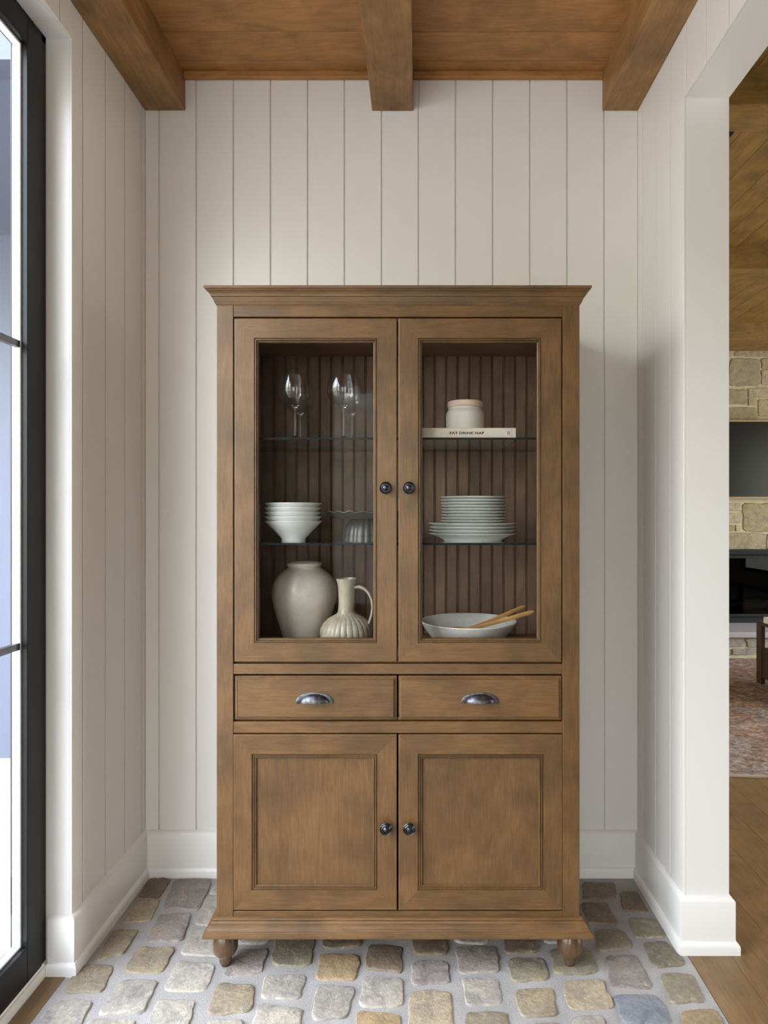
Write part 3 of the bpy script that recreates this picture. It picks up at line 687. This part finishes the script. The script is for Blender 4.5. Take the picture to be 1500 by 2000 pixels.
for (x0, x1), hx in (((457, 775.2), 614.7), ((778.4, 1097.5), 938)):
    prof = [(0, YFc + .02), (0, YFc + .006), (.0010, YFc + .0048), (.0048, YFc + .0045), (.0058, YFc + .003), (.0070, YFc + .0012), (.0085, YFc + .0005), (.0095, YFc + .0016), (.0105, YFc + .0002)]
    bm = bmesh.new()
    rws = [[bm.verts.new((x, y, z)) for x, z in ((fx(x0) + d_, fz(1407) + d_), (fx(x1) - d_, fz(1407) + d_), (fx(x1) - d_, fz(1320.5) - d_), (fx(x0) + d_, fz(1320.5) - d_))] for d_, y in prof]
    grid_faces(bm, rws, False, True); bm.faces.new(rws[-1]); bm.faces.new(rws[0])
    d = obj('drawer', bm, mx_, cab, 25); d['label'] = 'shallow drawer'
    cup_pull(hx, 1370.5, d)
ft_prof = [(0, .1045), (.024, .1045), (.0265, .099), (.0285, .093), (.0330, .084), (.0352, .072), (.0356, .059), (.0350, .052), (.0325, .0455), (.0275, .039), (.0222, .0335), (.0192, .029), (.0180, .022), (.0160, .0135), (.0150, .0105), (0, .0105)]
for x, y in ((px(440.5, 1.853), 1.853), (px(1112.5, 1.853), 1.853), (px(440.5, 1.853), 2.24), (px(1112.5, 1.853), 2.24)):
    o = obj('foot', lathe(ft_prof, 40, centre=(x, y, 0)), M['foot'], cab, 50)
    obj('glide', lathe([(0, .0110), (.0125, .0110), (.0130, .008), (.0125, .0052), (0, .0052)], 24, centre=(x, y, 0)), M['rubber'], o, 40)

# ------------------------------------------------------------------ things in the cabinet
SZ1, SZ2, SZ0 = 1.5202, 1.2152, .8752
# wine glasses
gpf = [(0, 0), (.030, .0004), (.0435, .0010), (.0440, .0020), (.0420, .0028), (.025, .0050), (.010, .0085), (.0052, .0140), (.0041, .022), (.0037, .050), (.0037, .080), (.0042, .0900), (.0062, .0940), (.0050, .0965), (.0068, .0985), (.0120, .1010)]
bowl_o = [(.0250, .1070), (.0360, .1150), (.0440, .1240), (.0490, .1345), (.0512, .1450), (.0510, .1560), (.0485, .1700), (.0440, .1860), (.0385, .2010), (.0364, .2075)]
bowl_i = [(.0356, .2078), (.0376, .2010), (.0431, .1860), (.0476, .1700), (.0501, .1560), (.0503, .1450), (.0481, .1350), (.0430, .1250), (.0350, .1165), (.0235, .1090), (.0100, .1050), (0, .1042)]
wg = thing('wine_glass', 'stemmed wine glass, front one of the left pair on the top shelf', 'glass', (px(576.5, 1.94), 1.94, SZ1), 'wine glasses on the top shelf')
for nm_, pr_, mt_ in (('base', gpf[:8] + [(0, .0140)], M['glass']), ('stem', [(0, .0140)] + gpf[7:] + [(.0100, .1049), (0, .1041)], M['glass']), ('bowl', [(.0120, .1010)] + bowl_o + bowl_i[:-2], M['thinglass'])):
    o = obj(nm_, lathe(pr_, 56), mt_, None, 60); o.parent = wg
copy_tree(wg, (px(586.5, 2.085), 2.085, SZ1), .5, 'stemmed wine glass, rear one of the left pair on the top shelf')
copy_tree(wg, (px(671.5, 1.94), 1.94, SZ1), .3, 'stemmed wine glass, front one of the right pair on the top shelf')
copy_tree(wg, (px(687.5, 2.085), 2.085, SZ1), .8, 'stemmed wine glass, rear one of the right pair on the top shelf')

# five conical bowls
bprof = [(0, .004), (.0300, .004), (.0330, 0), (.0355, 0), (.0362, .004), (.0370, .010), (.0620, .036), (.0850, .0600), (.0862, .0620), (.0856, .0630), (.0842, .0622), (.0600, .0385), (.0330, .0130), (.0150, .0100), (0, .0095)]
names = ['bottom', 'second from the bottom', 'middle', 'second from the top', 'top']
bw = None
for i in range(5):
    lab = 'white conical bowl, %s of the stack of five on the middle shelf' % names[i]
    loc = (px(573, 1.965) + R.uniform(-.0012, .0012), 1.965, SZ2 + i * .0135)
    if bw is None:
        bw = tag(obj('bowl', lathe(bprof, 64), M['porcelain'], None, 40), lab, 'bowl', 'conical bowls stacked on the middle shelf'); bw.location = loc
    else:
        c = bw.copy(); COL.objects.link(c); c.location = loc; c['label'] = lab

# cake stand
cs = thing('cake_stand', 'dark grey cake stand with scalloped plate and fluted dome foot', 'cake stand', (px(716, 2.02), 2.02, SZ2))
def scal(k, r, z, a):
    s = math.cos(a * 20)
    return (r * (1 + .018 * s * (r > .08)), z + (.0022 * s if r > .12 else 0))
o = lathe([(0, .0790), (.070, .0790), (.0975, .0800), (.1060, .0840), (.1280, .0905), (.1310, .0915), (.1305, .0885), (.1080, .0760), (.0990, .0700), (.0960, .0690), (.060, .0690), (0, .0690)], 160, mod=scal)
o = obj('plate', o, M['smoke'], None, 45); o.parent = cs
def flt(k, r, z, a): return (r * (1 + .035 * abs(math.sin(a * 12))), z)
o = obj('foot', lathe([(0, .0688), (.050, .0688), (.0530, .062), (.0620, .052), (.0690, .038), (.0735, .022), (.0750, .008), (.0760, .0), (.0700, .0), (.066, .022), (.055, .05), (0, .060)], 160, mod=flt), M['smoke'], None, 45); o.parent = cs

# lidded jar on the book, the book
BZ = SZ1
book = thing('book', 'cream cloth book lying flat on the top shelf, under the lidded jar', 'book', (.13, 2.05, BZ))
bx0, bx1, by0, by1, bt = -.036, px(1007.5, 1.895), 1.895, 2.215, .0318
obj('cover', B((bx0, bx1, by0 + .004, by1, BZ, BZ + .003), (bx0, bx1, by0 + .004, by1, BZ + bt - .003, BZ + bt)), M['cloth'], book)
bm = sweep([(bx0, by0 + .006), (bx1, by0 + .006)], [(0, BZ), (.003, BZ), (.0055, BZ + .004), (.0062, BZ + bt / 2), (.0055, BZ + bt - .004), (.003, BZ + bt), (0, BZ + bt)], -1)
obj('spine', bm, M['cloth'], book, 30)
obj('pages', B((bx0 + .004, bx1 - .004, by0 + .008, by1 - .005, BZ + .003, BZ + bt - .003)), M['pages'], book)
def text(s, name, mat, x0, x1, z0, z1, y, parent, rot=False, bold=.032):
    c = bpy.data.curves.new(name, 'FONT'); c.body = s; c.size = 1; c.offset = bold; c.extrude = 0.0; c.resolution_u = 4; c.space_character = 1.06
    t = bpy.data.objects.new(name + '_src', c); COL.objects.link(t); dg = bpy.context.evaluated_depsgraph_get()
    me = bpy.data.meshes.new_from_object(t.evaluated_get(dg)); bpy.data.objects.remove(t); bpy.data.curves.remove(c)
    bm = bmesh.new(); bm.from_mesh(me); bpy.data.meshes.remove(me)
    if rot: bmesh.ops.rotate(bm, verts=bm.verts, matrix=Matrix.Rotation(-PI / 2, 3, 'Z'))
    xs = [v.co.x for v in bm.verts]; zs = [v.co.y for v in bm.verts]
    for v in bm.verts:
        v.co = Vector((x0 + (v.co.x - min(xs)) / (max(xs) - min(xs)) * (x1 - x0), y, z0 + (v.co.y - min(zs)) / (max(zs) - min(zs)) * (z1 - z0)))
    return obj(name, bm, mat, parent)
sy = by0 - .0004; sk = sy / F
text('EAT DRINK NAP', 'title_lettering', M['ink'], (878.2 - PX) * sk, (945.5 - PX) * sk, BZ + .0125, BZ + .0205, sy, book)
bm = bmesh.new()
for i in range(4):
    for j in range(5):
        r = bmesh.ops.create_cube(bm, size=1); bmesh.ops.scale(bm, verts=r['verts'], vec=(.0014, .0002, .0014))
        bmesh.ops.translate(bm, verts=r['verts'], vec=((991.5 - PX) * sk + i * .0021, sy, BZ + .0125 + j * .0021))
o = obj('printed_emblem', bm, M['greyink'], book); o['kind'] = 'stuff'
text('SOHO HOUSE', 'publisher_lettering', M['greyink'], (998.8 - PX) * sk, (1000.6 - PX) * sk, BZ + .0055, BZ + .0285, sy, book, True, .0)
jr = thing('lidded_jar', 'ivory ceramic jar with a pale wooden lid on the cream book', 'jar', (px(908.5, 1.985), 1.985, BZ + bt + .0002))
o = obj('jar_body', lathe([(0, 0), (.054, 0), (.0575, .003), (.0588, .010), (.0588, .050), (.0575, .057), (.0530, .063), (.0510, .066), (.0510, .072), (.047, .072), (.047, .01), (0, .008)], 56), M['jar'], None, 35); o.parent = jr
o = obj('lid', lathe([(0, .0725), (.0525, .0725), (.0540, .0745), (.0540, .0885), (.0525, .0905), (0, .0905)], 56), M['jarlid'], None, 35); o.parent = jr

# plates
def plate_prof(r, h): return [(0, .0025), (r * .60, .0025), (r * .63, 0), (r * .66, 0), (r * .67, .003), (r * .80, h * .55), (r * .985, h - .0016), (r, h - .0006), (r * .992, h + .0006), (r * .80, h * .55 + .0032), (r * .64, .0062), (0, .0055)]
PXc = px(922.5, 2.02)
pls = []
for i in range(4):
    nm = ['bottom', 'second from the bottom', 'third from the bottom', 'uppermost'][i]
    lab = 'large white dinner plate, %s of the four wide plates in the stack' % nm
    loc = (PXc + R.uniform(-.001, .001), 2.02, SZ2 + i * .0105)
    if i == 0:
        big = tag(obj('dinner_plate', lathe(plate_prof(.137, .0235), 72), M['porcelain'], None, 40), lab, 'plate', 'large plates at the bottom of the stack'); big.location = loc
    else:
        c = big.copy(); COL.objects.link(c); c.location = loc; c['label'] = lab
z0 = SZ2 + 3 * .0105 + .0068
ordn = ['lowest', 'second', 'third', 'fourth', 'fifth', 'sixth', 'seventh', 'eighth', 'ninth', 'topmost']
for i in range(10):
    lab = ('small white side plate, %s from below of the ten small plates in the stack' % ordn[i]) if 0 < i < 9 else 'small white side plate, %s of the ten small plates in the stack' % ordn[i]
    loc = (PXc + .003 + R.uniform(-.0022, .0022), 2.02 + R.uniform(-.002, .002), z0 + i * .0092)
    if i == 0:
        sm = tag(obj('side_plate', lathe(plate_prof(.1025, .0155), 64), M['porcelain'], None, 40), lab, 'plate', 'small plates on top of the stack'); sm.location = loc
    else:
        c = sm.copy(); COL.objects.link(c); c.location = loc; c['label'] = lab

# vase
va = thing('vase', 'large cream glazed vase with a rolled rim on the cabinet floor', 'vase', (px(594.5, 2.08), 2.08, SZ0))
vp = [(0, 0), (.056, 0), (.060, .004), (.066, .020), (.078, .060), (.090, .100), (.0985, .130), (.1035, .155), (.1045, .172), (.102, .192), (.095, .211), (.083, .227), (.070, .238), (.0585, .246), (.0530, .2505), (.0515, .254), (.0535, .2565), (.0555, .2605), (.0550, .2650), (.0525, .2680), (.0480, .2675), (.0460, .262), (.046, .252), (.060, .236), (.085, .215), (.094, .17), (.07, .06), (.05, .01), (0, .008)]
o = obj('vessel', lathe(vp, 72, mod=lambda k, r, z, a: (r * (1 + .006 * math.sin(2 * a + z * 20) + .003 * math.sin(5 * a)), z)), M['vase'], None, 60); o.parent = va

# ribbed jug
jg = thing('jug', 'beige crackle-glazed jug with ribbed round body and loop handle', 'jug', (px(677, 1.972), 1.972, SZ0))
jp = [(0, 0), (.050, 0), (.056, .004), (.068, .020), (.0775, .040), (.0815, .058), (.0800, .074), (.0720, .090), (.0580, .104), (.0420, .113), (.0310, .119), (.0262, .126), (.0248, .140), (.0245, .160), (.0250, .182), (.0262, .200), (.0290, .214), (.0315, .2235), (.0312, .2265), (.0290, .2265), (.0262, .214), (.0225, .195), (.0215, .14), (.0230, .124), (.035, .11), (.07, .07), (.06, .02), (0, .008)]
def rib(k, r, z, a):
    d = 1 if 2 <= k <= 10 else 0
    s = abs(math.sin(a * 13)) ** .6
    return (r * (1 - .034 * d * (1 - s) * (1 if k < 9 else .6)), z)
o = obj('body', lathe(jp, 208, mod=rib), M['jug'], None, 50); o.parent = jg
# loop handle
hp = [Vector((.024, 0, .200)), Vector((.040, 0, .2015)), Vector((.056, 0, .196)), Vector((.070, 0, .182)), Vector((.0790, 0, .162)), Vector((.0815, 0, .138)), Vector((.0780, 0, .114)), Vector((.0715, 0, .094)), Vector((.066, 0, .082))]
bm = bmesh.new(); rows_ = []
for i, p in enumerate(hp):
    t = (hp[min(i + 1, len(hp) - 1)] - hp[max(i - 1, 0)]).normalized(); nn = Vector((t.z, 0, -t.x)); ww = .0058 + .0012 * abs(i - 4) / 4
    rows_.append([bm.verts.new(p + nn * ww * .8 * math.cos(2 * PI * k_ / 12) + Vector((0, 1, 0)) * ww * 1.5 * math.sin(2 * PI * k_ / 12)) for k_ in range(12)])
grid_faces(bm, rows_, False, True); bm.faces.new(rows_[0]); bm.faces.new(rows_[-1])
bmesh.ops.subdivide_edges(bm, edges=[e for e in bm.edges], cuts=1, use_grid_fill=True, smooth=.6)
o = obj('handle', bm, M['jug'], None, 80); o.parent = jg; o.rotation_euler.z = -.12

# speckled serving bowl with two wooden servers
SBX, SBY = px(915, 2.03), 2.03
sb = thing('serving_bowl', 'wide speckled white serving bowl on the cabinet floor', 'bowl', (SBX, SBY, SZ0))
o = obj('vessel', lathe([(0, .004), (.055, .004), (.062, 0), (.070, 0), (.076, .004), (.098, .020), (.122, .044), (.140, .068), (.1485, .083), (.1510, .0865), (.1495, .0890), (.1455, .0885), (.136, .072), (.115, .047), (.09, .025), (.06, .013), (0, .010)], 96,
    mod=lambda k, r, z, a: (r * (1 + .004 * math.sin(3 * a)), z + (.0003 * math.sin(7 * a) if r > .14 else 0))), M['speckle'], None, 60); o.parent = sb
def server(p0, p1, lab):
    p0, p1 = Vector(p0), Vector(p1); d = (p1 - p0); L = d.length; bm = bmesh.new(); rws = []
    st_ = [(0, .021, .002), (.06, .024, .0025), (.14, .021, .003), (.24, .0070, .003), (.5, .0065, .0028), (.8, .0078, .0028), (.95, .0084, .0026), (.985, .0058, .0022), (1.0, .0025, .0015)]
    for t, ww, th in st_:
        c_ = Vector((t * L, 0, 0)); n = 12
        rws.append([bm.verts.new((c_.x, ww * math.cos(2 * PI * k_ / n), th * math.sin(2 * PI * k_ / n))) for k_ in range(n)])
    grid_faces(bm, rws, False, True); bm.faces.new(rws[0]); bm.faces.new(rws[-1])
    o = obj('serving_spoon', bm, M['utensil'], None, 50); tag(o, lab, 'spoon')
    o.location = p0; q = d.to_track_quat('X', 'Z'); o.rotation_euler = (q @ Matrix.Rotation(-1.35, 3, 'X').to_quaternion()).to_euler(); return o
def on(p, Y): return (px(p[0], Y), Y, pz(p[1], Y))
server((px(893, 2.02) - .035, 2.00, .9125), on((1026, 1184.5), 2.10), 'pale wooden serving spoon in the speckled bowl, the steeper one')
server((px(893, 1.98) - .030, 1.985, .924), on((1042.5, 1195), 2.03), 'pale wooden serving spoon in the speckled bowl, the lower, flatter one')
